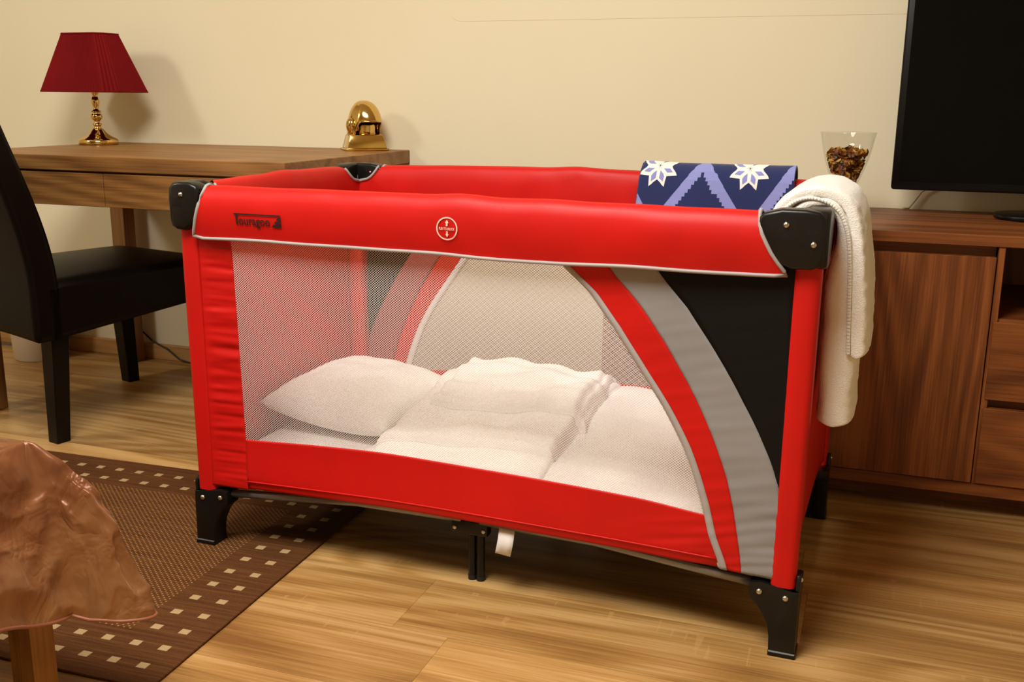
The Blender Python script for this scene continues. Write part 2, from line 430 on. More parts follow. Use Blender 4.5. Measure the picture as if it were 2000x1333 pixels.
def end_rail(s):
    def f(a, b):
        i = int(round(b * len(SEC))) % len(SEC); o, z = SEC[i]
        outer = i < 8 or i >= len(SEC) - 2
        e = interp([(.664, .292), (.70, .27), (.74, .25), (.764, .246)], z) if outer else interp(ENDS, z)
        t = -e + 2 * e * a
        top = max(0, (z - .66) / .10)
        hinge = math.exp(-(t / .05) ** 2)
        return (s * (.597 + o + .002 * nz(t * 14, z * 20, s * 9)), t, z + (.004 * (1 - (t / .3) ** 2) + .003 * hinge) * top + .0015 * nz(t * 9, s * 5) * top)
    ob = grid('rail_cover', f, 56, len(SEC), RED, cot, label='red padded fabric sleeve over the short rail')
    for e in (1, -1):
        q = [(s * (.597 + interp([(.7272, -.0225), (.743, -.0200), (.750, -.0180), (.756, -.0150), (.760, -.011)], z)), e * (interp(ENDS, z) + .001), z) for z in (.7265, .7272, .731, .736, .743, .750, .756, .760)]
        BM().tube(q, .003, 8).build('piping', PIPING, ob, True)
    return ob
for s in (1, -1): end_rail(s)

def rivet(parent, p, n, r=.0052):
    b = BM(); prof = [(r, 0), (r * .96, r * .25), (r * .75, r * .55), (r * .4, r * .75), (0, r * .82)]
    b.lathe(prof, 14)
    o = b.build('rivet', STEEL, parent, True); o.location = p
    o.rotation_euler = Vector(n).to_track_quat('Z', 'Y').to_euler(); return o
# ---- corner caps
CAPP = [(.514, .742), (.515, .756), (.521, .763), (.549, .770), (.585, .770), (.606, .767), (.616, .758), (.6185, .735), (.617, .695), (.612, .682), (.598, .677), (.568, .676), (.551, .683), (.534, .700), (.521, .722)]
for su in (-1, 1):
    for sw in (-1, 1):
        b = BM()
        kx = .64 if su * sw > 0 else 1.0
        ux = lambda u: .6185 - (.6185 - u) * kx
        b.prism([(su * ux(u), z) for u, z in CAPP], sw * .361, sw * .320, 'y', .006, 3)
        b.prism([(sw * (u - .266 + .009), z) for u, z in CAPP], su * .622, su * .584, 'x', .006, 3)
        c = b.build('corner_cap', PLASTIC, cot, auto=40, label='black moulded plastic corner')
        for (u, z) in ((.557, .746), (.600, .717)):
            if kx == 1.0 or z > .73: rivet(c, (su * (u if kx == 1.0 else .590), sw * .361, z), (0, sw, 0))
            rivet(c, (su * (u - .010), sw * .320, .748), (0, -sw, 0), .0036)
# ---- corner posts in red sleeves
for su in (-1, 1):
    for sw in (-1, 1):
        n = 28
        def f(a, b):
            z = .128 + (.69 - .128) * b
            ang = a * 2 * PI
            # superellipse section
            cx, sx = math.cos(ang), math.sin(ang); e = .55
            x = math.copysign(abs(cx) ** e, cx) * .0215; y = math.copysign(abs(sx) ** e, sx) * .0205
            fold = .0018 * nz(ang * 1.7, z * 2.5, su + sw * 2)
            inn = .004 * (1 - b)
            lowtip = 0
            if b < .08: lowtip = .014 * (abs(ang / PI - 1) if su > 0 else 1 - abs(ang / PI - 1)) * (1 - b / .08) * 0
            return (su * (.5935 - inn) + x * (1 + fold * 30), sw * (.3245 - inn * .5) + y * (1 + fold * 30), z)
        grid('post_sleeve', f, n, 26, RED, cot, closed_u=True, label='red fabric sleeve around corner post')
        BM().tube([(su * .593, sw * .324, .08), (su * .593, sw * .324, .74)], .011, 10).build('post', TUBE, cot, True)
# ---- feet
FOOTP = [(.619, 0), (.575, 0), (.574, .012), (.573, .035), (.569, .056), (.560, .076), (.548, .092), (.538, .100), (.536, .112), (.537, .130), (.556, .133), (.575, .130), (.606, .124), (.617, .124), (.6185, .110)]
for su in (-1, 1):
    for sw in (-1, 1):
        b = BM()
        FZ = .0056 if (su < 0 and sw < 0) else 0   # this foot stands on the rug
        b.prism([(su * u, max(z, FZ)) for u, z in FOOTP], sw * .345, sw * .303, 'y', .0025, 2)
        b.prism([(sw * (u - .274), max(z, FZ)) for u, z in FOOTP], su * .6187, su * .590, 'x', .0025, 2)
        b.prism([(sw * .338, .11), (sw * .318, .11), (sw * .316, .143), (sw * .322, .151), (sw * .334, .151), (sw * .340, .143)], su * .6195, su * .612, 'x', .002, 2)
        b.prism([(su * .6205, FZ), (su * .5735, FZ), (su * .574, .010 + FZ), (su * .620, .010 + FZ)], sw * .347, sw * .301, 'y', .002, 1)
        ft = b.build('foot', PLASTIC, cot, auto=40, label='black moulded plastic foot')
        for (u, z) in ((.553, .116), (.597, .111)): rivet(ft, (su * u, sw * .345, z), (0, sw, 0), .0056)
        rivet(ft, (su * .6195, sw * .328, .142), (su, 0, 0), .0045)
# ---- underframe
for sw in (-1, 1):
    for sa in (-1, 1):
        BM().tube([(sa * .56, sw * .322, .119), (sa * .42, sw * .318, .129), (sa * .25, sw * .312, .142), (sa * .02, sw * .305, .142)], .0085, 12).build('base_tube', TUBE, cot, True)
    hub = BM().box(-.040, .036, sw * .300 - .012, sw * .300 + .012, .112, .140, .004).build('hinge_block', PLASTIC, cot, auto=40)
    for u in (-.032, .028): rivet(hub, (u, sw * .312, .124), (0, sw, 0), .0045)
    BM().box(-.024, .020, sw * .262 - .02, sw * .262 + .02, .104, .135, .004).build('leg_block', PLASTIC, cot, auto=40)
    for u in (-.0125, .0055):
        lg = BM().tube([(u, sw * .270, .006), (u, sw * .270, .125)], .0082, 14).build('support_leg', PLASTIC, cot, auto=50)
        BM().tube([(u, sw * .270, 0), (u, sw * .270, .010)], .0090, 14).build('rubber_tip', RUBBER, lg, auto=50)
for sa in (-1, 1):
    BM().tube([(sa * .588, -.29, .118), (sa * .580, -.2, .146), (sa * .580, .2, .146), (sa * .588, .29, .118)], .0085, 12).build('base_tube', TUBE, cot, True)
BM().box(-.585, .585, -.318, .318, .146, .152).build('base_sheet', BLACKF, cot)
def tagf(a, b):
    return (.060 + .031 * a + .007 * (b - .5) * -1 + .004 * math.sin(b * PI), -.318 - .012 * math.sin(b * PI * .9), .142 - .052 * b - .003 * a)
grid('fabric_tag', tagf, 3, 8, TAGW, cot, solid=.0008)

# ---- fabric panels of the two long sides
MB = [(-.49, .250), (-.337, .257), (-.176, .262), (-.004, .259), (.178, .254), (.339, .247), (.46, .236)]
BE = [(-.607, .134), (-.52, .142), (-.341, .147), (-.179, .151), (-.004, .151), (.16, .149), (.296, .147), (.479, .143), (.577, .139), (.61, .134)]
PIPE = [(.140, .490), (.201, .467), (.273, .446), (.352, .416), (.421, .377), (.488, .330), (.555, .283), (.610, .240), (.653, .193), (.69, .150)]
RG = [(.140, .520), (.217, .507), (.298, .488), (.376, .458), (.453, .419), (.528, .372), (.590, .326), (.654, .270), (.69, .236)]
GB = [(.140, .578), (.27, .578), (.280, .577), (.319, .567), (.378, .542), (.445, .505), (.519, .459), (.596, .404), (.657, .352), (.69, .325)]
ZT = .692
def smooth_tab(P):
    # catmull-rom lookup
    def f(x):
        if x <= P[0][0]: return P[0][1]
        if x >= P[-1][0]: return P[-1][1]
        for k in range(len(P) - 1):
            if x <= P[k + 1][0]: break
        p0 = P[max(k - 1, 0)][1]; p1 = P[k][1]; p2 = P[k + 1][1]; p3 = P[min(k + 2, len(P) - 1)][1]
        t = (x - P[k][0]) / (P[k + 1][0] - P[k][0])
        return .5 * ((2 * p1) + (-p0 + p2) * t + (2 * p0 - 5 * p1 + 4 * p2 - p3) * t * t + (-p0 + 3 * p1 - 3 * p2 + p3) * t ** 3)
    return f
pipe, rg, gb, mbz, bez = map(smooth_tab, (PIPE, RG, GB, MB, BE))
def face_w(u, z):
    # cloth drawn slightly inwards between the posts
    e = max(0, 1 - (abs(u) / .585) ** 4)
    v = sm((z - .14) / .12) * sm((.70 - z) / .1)
    return .340 - .010 * e * (.35 + .65 * v)
def ruche(u, z, amp, seed):
    return amp * (nz(u * 5, z * 62, seed) + .5 * nz(u * 9, z * 120, seed + 5))
def long_side(s):
    def W(u, z, d=0): return (s * u, -s * (face_w(u, z) + d), z)
    # red upright strip beside the post
    def f(a, b):
        u0, u1 = -.575, interp([(.14, -.487), (.25, -.488), (.66, -.497)], 0)
        z = bez(-.53) + (ZT - .142) * b
        u1 = interp([(.14, -.487), (.25, -.488), (.66, -.497)], z)
        u = u0 + (u1 - u0) * a
        return W(u, z, ruche(u, z, .0032, 3 + s) * sm(a * 3))
    grid('side_strip', f, 10, 150, RED, cot, solid=.0015, label='red gathered fabric strip')
    # red bottom band
    def f(a, b):
        u = -.489
        for _ in range(4):
            z = bez(u) + (mbz(u) - bez(u)) * b
            u = -.489 + (pipe(z) + .489) * a
        near = math.exp(-((pipe(z) - u) / .12) ** 2)
        return W(u, z, ruche(u * 1.3, z - .18 * u, .0035, 9 + s) * near * sm((.25 - z) / .07) - .004 * sm((.168 - z) / .02))
    grid('bottom_band', f, 110, 24, RED, cot, solid=.0015, label='red lower fabric band')
    BM().tube([W(-.487 + (pipe(.165) - .006 + .487) * k / 60, bez(-.487 + .96 * k / 60) + .017, .0012) for k in range(61)], .0016, 6).build('hem_seam', RED, cot, True)
    # net window
    def f(a, b):
        u = 0
        for _ in range(5):
            zl = mbz(u); z = zl + (ZT - zl) * b
            ul = interp([(.14, -.487), (.25, -.488), (.66, -.497)], z); u = ul + (pipe(z) - ul) * a
        return W(u, z)
    grid('net_panel', f, 60, 40, NET, cot, label='white net window')
    # curved piping, red, grey and black sweeps
    def band(name, fl, fr, z0, mat, amp, nu, d, lab, z0f=None):
        def f(a, b):
            u = (fl(.4) + fr(.4)) / 2
            for _ in range(4):
                zb = z0f(u) if z0f else z0
                z = zb + (ZT - zb) * b; u = fl(z) + (fr(z) - fl(z)) * a
            lo = sm((.36 - z) / .2)
            return W(u, z, d + ruche(u, z - .25 * u, amp, 21 + s) * (.25 + .75 * lo))
        return grid(name, f, nu, 110, mat, cot, solid=.0012, label=lab)
    band('arc_trim', lambda z: pipe(z) - .0065, lambda z: pipe(z) + .0065, 0, PIPING, .001, 2, .0022, 'grey ribbon seam', bez)
    band('seam_tape', lambda z: pipe(z) - .010, lambda z: pipe(z) + .008, 0, TAGW, .001, 2, -.0032, 'pale inside seam tape', bez)
    band('red_sweep', lambda z: pipe(z), lambda z: rg(z), 0, RED, .0030, 10, .0008, 'curved red stripe', bez)
    band('grey_sweep', lambda z: rg(z), lambda z: min(gb(z), .578), 0, GREYB, .0032, 14, .0004, 'curved grey stripe', bez)
    band('sweep_lining', lambda z: rg(z), lambda z: min(gb(z), .578), 0, LINING, .0032, 10, -.003, 'dull red inside lining', bez)
    band('black_corner', lambda z: gb(z), lambda z: .579, .275, BLACKF, .0012, 12, .0002, 'black triangular corner panel')
for s in (1, -1): long_side(s)
# ---- end panels
for s in (1, -1):
    def f(a, b):
        t = -.31 + .62 * a; z = .14 + (.69 - .14) * b
        e = 1 - (t / .31) ** 4
        return (s * (.606 - .008 * e), t, z + .006 * (1 - b) * e)
    grid('end_panel', f, 24, 30, RED, cot, solid=.0015, label='plain red fabric end')

# ---- printed marks on the front sleeve
def text_mesh(body, bold=0.0, cond=1.0):
    c = bpy.data.curves.new('print', 'FONT'); c.body = body; c.size = 1; c.offset = bold; c.resolution_u = 3
    o = bpy.data.objects.new('print', c); COL.objects.link(o)
    dg = bpy.context.evaluated_depsgraph_get(); me = bpy.data.meshes.new_from_object(o.evaluated_get(dg))
    bpy.data.objects.remove(o); bpy.data.curves.remove(c)
    V = [(v.co.x, v.co.y) for v in me.vertices]; Fs = [tuple(p.vertices) for p in me.polygons]; bpy.data.meshes.remove(me)
    return V, Fs
def on_sleeve(name, V, Fs, mat, label=None):
    P = [(u, -(.333 + o_out(z) + rail_disp(u, z, 1) + .0016), z) for u, z in V]
    o = mesh(name, P, Fs, mat, rail_front, fix=False, label=label)
    md = o.modifiers.new('thickness', 'SOLIDIFY'); md.thickness = .0003; md.offset = 1
    return o
V, Fs = text_mesh('ouragoo', .008)
x0 = min(v[0] for v in V); x1 = max(v[0] for v in V); ya = 0
V = [(-.459 + (x - x0) / (x1 - x0) * .070, .6945 + y * .0245) for x, y in V]
base = len(V)
def quad(V, Fs, pts): n = len(V); V.extend(pts); Fs.append(tuple(range(n, n + len(pts))))
for a in range(12):   # long bar of the T
    p, q = -.469 + .104 * a / 12, -.469 + .104 * (a + 1) / 12
    quad(V, Fs, [(p, .7135), (q, .7135), (q, .7160), (p, .7160)])
quad(V, Fs, [(-.4655, .6945), (-.4612, .6945), (-.4612, .7136), (-.4655, .7136)])
for a, (h0, h1) in enumerate(((0, .28), (.36, .62), (.70, 1.0))):   # striped triangle
    zb, zt = .6925 + .0195 * h0, .6925 + .0195 * h1
    quad(V, Fs, [(-.3855 + .0155 * h0, zb), (-.3645, zb), (-.3645, zt), (-.3855 + .0155 * h1, zt)])
on_sleeve('brand_print', V, Fs, LOGO, 'dark printed lettering reading Touragoo')
V, Fs = [], []
cu, cz, R0, R1 = -.0225, .7095, .0205, .0182
for k in range(40):
    a, b2 = k * 2 * PI / 40, (k + 1) * 2 * PI / 40
    quad(V, Fs, [(cu + R1 * math.cos(a), cz + R1 * math.sin(a)), (cu + R0 * math.cos(a), cz + R0 * math.sin(a)), (cu + R0 * math.cos(b2), cz + R0 * math.sin(b2)), (cu + R1 * math.cos(b2), cz + R1 * math.sin(b2))])
for sg in (1, -1):
    quad(V, Fs, [(cu - .0017, cz + sg * .0045), (cu + .0017, cz + sg * .0045), (cu + .0017, cz + sg * .0105), (cu - .0017, cz + sg * .0105)])
    quad(V, Fs, [(cu - .0032, cz + sg * .0100), (cu + .0032, cz + sg * .0100), (cu, cz + sg * .0155)])
tv, tf = text_mesh('PUSH TO UNLOCK', .01); x0 = min(v[0] for v in tv); x1 = max(v[0] for v in tv); n = len(V)
V += [(cu - .0150 + (x - x0) / (x1 - x0) * .030, cz - .0025 + y * .0066) for x, y in tv]; Fs += [tuple(i + n for i in f_) for f_ in tf]
on_sleeve('unlock_symbol', V, Fs, SIGNW, 'pale round unlock symbol with two arrows')

# ================================================================== BEDDING IN THE COT (cot-local coordinates -> world)
CM = Matrix.Translation((-.6748, 2.0144, 0)) @ Matrix.Rotation(CA, 4, 'Z')
def place(o): o.matrix_world = CM; return o
mt = BM().box(-.578, .578, -.316, .316, .1525, .19, .014, 3).build('cot_mattress', WHITED, auto=50); place(mt)
tag(mt, 'flat white sheeted mattress lying on the cot floor', 'mattress')
# pillow
def pillow(a, b):
    pass
PC = Vector((-.418, .035)); HA, HB = .165, .182; PT = .066
def pil(side):
    V = []
    n = 40
    for j in range(n + 1):
        for i in range(n + 1):
            a, b = -1 + 2 * i / n, -1 + 2 * j / n
            t = ((1 - a * a) * (1 - b * b)) ** .42
            pin = 1 - .07 * (1 - a * a) * b * b; pin2 = 1 - .07 * (1 - b * b) * a * a
            x, y = a * HA * pin2, b * HB * pin
            wr = (.006 * nz(x * 16, y * 16, 2) + .003 * nz(x * 40, y * 28, 5)) * t
            z = side * PT * t + (wr if side > 0 else 0)
            # tilt up to the left/back, and corner lift
            z += -.070 * x + .03 * y
            rz_ = -.06
            X = x * math.cos(rz_) - y * math.sin(rz_); Y = x * math.sin(rz_) + y * math.cos(rz_)
            zz = .255 + z
            if side < 0: zz = max(zz, .1925 + .003 * abs(nz(x * 9, y * 9)))
            V.append((PC.x + X, PC.y + Y, zz))
    return V, n
Vt, n = pil(1); Vb, _ = pil(-1)
Fs = [(j * (n + 1) + i, j * (n + 1) + i + 1, (j + 1) * (n + 1) + i + 1, (j + 1) * (n + 1) + i) for j in range(n) for i in range(n)]
N = len(Vt); Fs2 = [tuple(x + N for x in f_[::-1]) for f_ in Fs]
o = mesh('cot_pillow', Vt + Vb, Fs + Fs2, WHITEL, smooth=True, fix=False)
bm = bmesh.new(); bm.from_mesh(o.data); bmesh.ops.remove_doubles(bm, verts=bm.verts, dist=.0005); bmesh.ops.recalc_face_normals(bm, faces=bm.faces); bm.to_mesh(o.data); bm.free()
for p in o.data.polygons: p.use_smooth = True
place(o); tag(o, 'plump white pillow lying at one end of the cot mattress', 'pillow')

class Slab:
    """soft folded cloth: rotated rectangle laid on whatever is below"""
    def __init__(s, c, h, rot, th, below, edge=.03, wr=.004, wf=14, seed=0, warp=.0, skew=0):
        s.c, s.h, s.r, s.th, s.below, s.edge, s.wr, s.wf, s.seed, s.warp, s.skew = c, h, math.radians(rot), th, below, edge, wr, wf, seed, warp, skew
    def loc(s, u, w):
        dx, dy = u - s.c[0], w - s.c[1]; c, n = math.cos(-s.r), math.sin(-s.r)
        x, y = dx * c - dy * n, dx * n + dy * c
        return x - s.skew * y, y
    def world(s, x, y):
        x += s.skew * y
        c, n = math.cos(s.r), math.sin(s.r); return s.c[0] + x * c - y * n, s.c[1] + x * n + y * c
    def prof(s, x, y):
        d = min(s.h[0] - abs(x), s.h[1] - abs(y))
        if d <= 0: return 0
        t = min(1, d / s.edge); return math.sqrt(max(0, 1 - (1 - t) ** 2))
    def thick(s, x, y, u, w):
        T = s.th(x, y) if callable(s.th) else s.th
        p = s.prof(x, y)
        return T * p + p * (s.wr * nz(x * s.wf, y * s.wf, s.seed) + s.wr * .6 * nz(x * s.wf * .6 + 5, y * s.wf * 2.2, s.seed + 3))
    def top(s, u, w):
        x, y = s.loc(u, w); b = s.below(u, w)
        return b + s.thick(x, y, u, w) if abs(x) < s.h[0] and abs(y) < s.h[1] else b
    def build(s, name, mat, label, cat, group=None, parent=None, n=70):
        V = []
        def par(t): t = -1 + 2 * t; return math.copysign(1 - (1 - abs(t)) ** 1.5, t)
        for side in (1, 0):
            for j in range(n + 1):
                for i in range(n + 1):
                    x, y = par(i / n) * s.h[0], par(j / n) * s.h[1]
                    ex = s.warp * nz(y * 8, s.seed) * abs(x / s.h[0]); ey = s.warp * nz(x * 8, s.seed + 9) * abs(y / s.h[1])
                    u, w_ = s.world(x + ex, y + ey)
                    b = s.below(u, w_)
                    if side: 
                        z = b + s.thick(x, y, u, w_)
                        # rounded rim bulges out
                    else: z = b + .0006
                    V.append((u, w_, z))
        m_ = n + 1
        Fs = [(j * m_ + i, j * m_ + i + 1, (j + 1) * m_ + i + 1, (j + 1) * m_ + i) for j in range(n) for i in range(n)]
        N = m_ * m_; Fs += [tuple(x + N for x in f_[::-1]) for f_ in Fs]
        rim = [i for i in range(m_)] + [j * m_ + n for j in range(1, m_)] + [n * m_ + i for i in range(n - 1, -1, -1)] + [j * m_ for j in range(n - 1, 0, -1)]
        for a, b in zip(rim, rim[1:] + rim[:1]): Fs.append((a, b, b + N, a + N))
        o = mesh(name, V, Fs, mat, parent, True, label=label if parent else None)
        if not parent: place(o); tag(o, label, cat, group)
        return o
flat = lambda u, w_: .191
duv = Slab((.145, -.028), (.405, .255), 0, lambda x, y: .034 + .072 * sm((y + .26) / .44) * (1 - .45 * sm((x - .08) / .3)), flat, edge=.05, wr=.010, wf=9, seed=3, warp=.012)
duv.build('cot_duvet', WHITED, 'puffy white folded duvet spread under the linen in the cot', 'duvet', n=80)
L1 = Slab((-.085, -.065), (.215, .205), -1, .016, duv.top, edge=.014, wr=.007, wf=12, seed=11, warp=.010)
L1.build('folded_sheet', WHITEL, 'white folded sheet sticking out lowest of the linen pile', 'sheet', 'linen folded in the cot')
L2 = Slab((-.048, -.028), (.190, .180), 3, .016, L1.top, edge=.014, wr=.008, wf=12, seed=17, warp=.012, skew=.14)
L2.build('folded_sheet', WHITEL, 'white folded sheet in the middle of the linen pile', 'sheet', 'linen folded in the cot')
L3 = Slab((-.018, .052), (.172, .128), 7, .020, L2.top, edge=.015, wr=.009, wf=15, seed=29, warp=.014, skew=.12)
L3.build('folded_sheet', WHITEL, 'creased white folded sheet lying topmost on the linen pile', 'sheet', 'linen folded in the cot')

# ================================================================== BLUE FLEECE ON THE REAR RAIL
path = [(.292, .46), (.296, .60), (.300, .70), (.302, .735), (.3055, .758), (.312, .774), (.322, .784), (.333, .787), (.345, .784), (.356, .773), (.3625, .755), (.365, .73), (.366, .66), (.367, .50)]
acc = [0]
for a, b in zip(path, path[1:]): acc.append(acc[-1] + math.hypot(b[0] - a[0], b[1] - a[1]))
CREST = acc[7]
def fleece_pt(u, d, off):
    s_ = CREST - d
    k = 0
    while k < len(path) - 2 and acc[k + 1] < s_: k += 1
    t = (s_ - acc[k]) / (acc[k + 1] - acc[k]); a, b = path[k], path[k + 1]
    x, z = a[0] + (b[0] - a[0]) * t, a[1] + (b[1] - a[1]) * t
    # averaged normal
    i0, i1 = max(k - (t < .5), 0), min(k + 1 + (t >= .5), len(path) - 1)
    tx, tz = path[i1][0] - path[i0][0], path[i1][1] - path[i0][1]; L = math.hypot(tx, tz)
    nx, nz_ = -tz / L, tx / L
    hang = max(0, d)
    wob = .002 * nz(u * 9, d * 9, 4)
    return Vector((u - .10 * hang * (1 if u < .33 else -.05) , x + nx * (off + wob), z + nz_ * (off + wob)))
fb = thing('fleece_blanket', 'navy fleece blanket with periwinkle zigzags and white snowflakes over the cot rail', 'blanket'); fb.matrix_world = CM
U0, U1 = .160, .498
def fbf(side):
    V = []
    nu, nv = 60, 90
    for j in range(nv + 1):
        for i in range(nu + 1):
            d = CREST - .002 - (acc[-1] - .004) * j / nv
            V.append(fleece_pt(U0 + (U1 - U0) * i / nu, d, side))
    return V, nu, nv
A, nu, nv = fbf(.0085); B, _, _ = fbf(.001)
m_ = nu + 1; Fs = [(j * m_ + i, j * m_ + i + 1, (j + 1) * m_ + i + 1, (j + 1) * m_ + i) for j in range(nv) for i in range(nu)]
N = len(A); Fs += [tuple(x + N for x in f_[::-1]) for f_ in Fs]
rim = [i for i in range(m_)] + [j * m_ + nu for j in range(1, nv + 1)] + [nv * m_ + i for i in range(nu - 1, -1, -1)] + [j * m_ for j in range(nv - 1, 0, -1)]
for a, b in zip(rim, rim[1:] + rim[:1]): Fs.append((a, b, b + N, a + N))
mesh('fleece_cloth', A + B, Fs, NAVY, fb, True)
def motif(name, polys, mat, off, label):
    # polys: convex quads/tris in (u,d), split fine and laid on the cloth
    V, Fs = [], []
    for P in polys:
        P = [Vector(p) for p in P]
        if len(P) == 3: P = [P[0], P[1], P[2], P[2]]
        n = max(2, int(max((P[0] - P[3]).length, (P[1] - P[2]).length, (P[0] - P[1]).length, (P[3] - P[2]).length) / .004))
        b0 = len(V)
        for j in range(n + 1):
            for i in range(n + 1):
                q = (P[0].lerp(P[1], i / n)).lerp(P[3].lerp(P[2], i / n), j / n)
                q.x = max(U0 + .001, min(U1 - .001, q.x))
                V.append(fleece_pt(q.x, q.y, off))
        for j in range(n):
            for i in range(n): a = b0 + j * (n + 1) + i; Fs.append((a, a + 1, a + n + 2, a + n + 1))
    return mesh(name, V, Fs, mat, fb, True, label=label)
DM = .26
for ap in (.102, .302, .502):
    qs = []
    st = .0085; slope = .68
    k = 0
    d = .003
    while d < DM:
        d2 = d + st
        for sg in (-1, 1):
            o1 = .010 + slope * (d - .003); o2 = .010 + slope * (d2 - .003)
            inn = max(0, slope * (d - .003) - .016 + .002)
            a_ = [ap + sg * inn, ap + sg * o1, ap + sg * o2, ap + sg * inn]
            if max(a_) > U0 and min(a_) < U1 and max(o1, o2) < .105: qs.append([(a_[0], d), (a_[1], d), (a_[2], d2), (a_[3], d2)])
        d = d2
    if qs: motif('zigzag_band', qs, PERI, .0092, 'periwinkle stepped zigzag')
for cx in (.202, .401):
    wq, pq = [], []
    R = .046
    for k in range(8):
        a = math.radians(22.5 + 45 * k); ca, sa = math.cos(a), math.sin(a)
        def pt(r, t): return (cx + r * ca - t * sa, .017 + r * sa + t * ca)
        wq.append([pt(.001, 0), pt(.025, -.0112), pt(R, 0), pt(.025, .0112)])
        if k % 2 == 0 or True: pq.append([pt(.011, 0), pt(.024, -.0058), pt(.035, 0), pt(.024, .0058)])
    motif('snowflake', wq, FLAKE, .0094, 'white eight-petal snowflake')
    motif('snowflake_core', [q for k, q in enumerate(pq) if k % 2 == 0 or k in (1, 3)], PERI, .0099, 'periwinkle petal centres')

# ================================================================== WHITE TERRY BLANKET ON THE SHORT RAIL
tb = thing('terry_blanket', 'thick white terry blanket folded over the short rail, hanging outside', 'blanket'); tb.matrix_world = CM
def swept(name, pth, thf, w0, w1, n=220, seed=0, front=0.0):
    # pth: (u,z) centre line; thickness th(s) ; closed rounded cross-section swept along w
    acc2 = [0]
    for a, b in zip(pth, pth[1:]): acc2.append(acc2[-1] + math.hypot(b[0] - a[0], b[1] - a[1]))
    fu = smooth_tab([(s_, p[0]) for s_, p in zip(acc2, pth)]); fz = smooth_tab([(s_, p[1]) for s_, p in zip(acc2, pth)])
    L = acc2[-1]; V = []; prof = 48
    for j in range(n + 1):
        s_ = L * j / n; e = .002
        tx, tz = fu(min(s_ + e, L)) - fu(max(s_ - e, 0)), fz(min(s_ + e, L)) - fz(max(s_ - e, 0)); q = math.hypot(tx, tz) or 1
        nx, nn = tz / q, -tx / q      # points outward on the outside leg when path runs up-over-down
        th = thf(fz(s_)); endr = min(1, (s_ + .0005) / .013, (L - s_ + .0005) / .013); h = th / 2 * math.sqrt(max(0.02, 1 - (1 - endr) ** 2))
        for i in range(prof):
            a = 2 * PI * i / prof; c_, s2 = math.cos(a), math.sin(a)
            # stadium section: long in w, thick in the normal
            half = (w1 - w0) / 2; ww = (w0 + w1) / 2 + math.copysign(abs(c_) ** .35, c_) * half
            hh = math.copysign(abs(s2) ** .5, s2) * h * (1 + .16 * nz(ww * 9, s_ * 14, seed)) + .0015 * nz(ww * 60, s_ * 70, seed)
            ww += .006 * nz(s_ * 8, seed, a)
            V.append((fu(s_) - nx * hh * -1, ww + front * s_, fz(s_) + nn * hh * -1 * -1))
    Fs = []
    for j in range(n):
        for i in range(prof): Fs.append((j * prof + i, j * prof + (i + 1) % prof, (j + 1) * prof + (i + 1) % prof, (j + 1) * prof + i))
    Fs.append(tuple(range(prof))); Fs.append(tuple(n * prof + i for i in range(prof)))
    return mesh(name, V, Fs, TERRY, tb, True), fu, fz, L
inner = [(.548, .600), (.547, .690), (.552, .742), (.574, .767), (.602, .775), (.624, .762), (.640, .715), (.643, .600), (.644, .500), (.645, .398)]
outer = [(.520, .640), (.521, .700), (.526, .740), (.552, .776), (.592, .790), (.632, .778), (.652, .745), (.662, .690), (.668, .600), (.673, .520)]
o1, *_ = swept('folded_layer', inner, lambda z: .022 + .040 * sm((.76 - z) / .14), -.262, -.02, seed=2); o1['label'] = 'long inner fold of white terry'
o2, fu, fz, LL = swept('folded_layer', outer, lambda z: .026 + .014 * sm((.76 - z) / .2), -.262, .02, seed=5); o2['label'] = 'shorter outer fold of white terry'
# stitched hem along the front edge of the outer fold: a raised cord with short stitches
pts = []
for k in range(140):
    s_ = .12 + (LL - .135) * k / 139; pts.append((fu(s_) - .012 * (1 if k > 28 else k / 28), -.2635, fz(s_) - .010 + .006 * sm((k - 40) / 40)))
hm = BM().tube(pts, .0035, 8).build('hem', TERRY, tb, True, label='rolled hem')
b = BM()
for k in range(0, 138, 2): b.tube([pts[k], Vector(pts[k]).lerp(Vector(pts[k + 1]), .7)], .0038, 6)
b.build('stitching', STITCH, hm, True)

# ================================================================== DESK
dk = thing('writing_desk', 'oak writing desk with two drawers standing against the wall', 'desk', (-1.95, 2.606, 0))
def D(x): return x + 1.95
def DY(y): return y - 2.606
BM().box(D(-2.508), D(-1.394), DY(2.240), DY(2.969), .732, .772, .0015, 1).build('desktop', WOODDESK, dk)
BM().box(D(-2.478), D(-1.424), DY(2.262), DY(2.955), .640, .731).build('drawer_case', WOODDESK, dk)
for x0, x1 in ((-2.478, -1.9615), (-1.9585, -1.424)):
    BM().box(D(x0), D(x1), DY(2.244), DY(2.261), .637, .7265, .001, 1).build('drawer_front', WOODDESK, dk)
for x in (-2.475, -1.427):
    for y in (2.285, 2.915): BM().box(D(x) - .028, D(x) + .028, DY(y) - .028, DY(y) + .028, 0, .640, .0015, 1).build('leg', WOODDESKZ, dk)

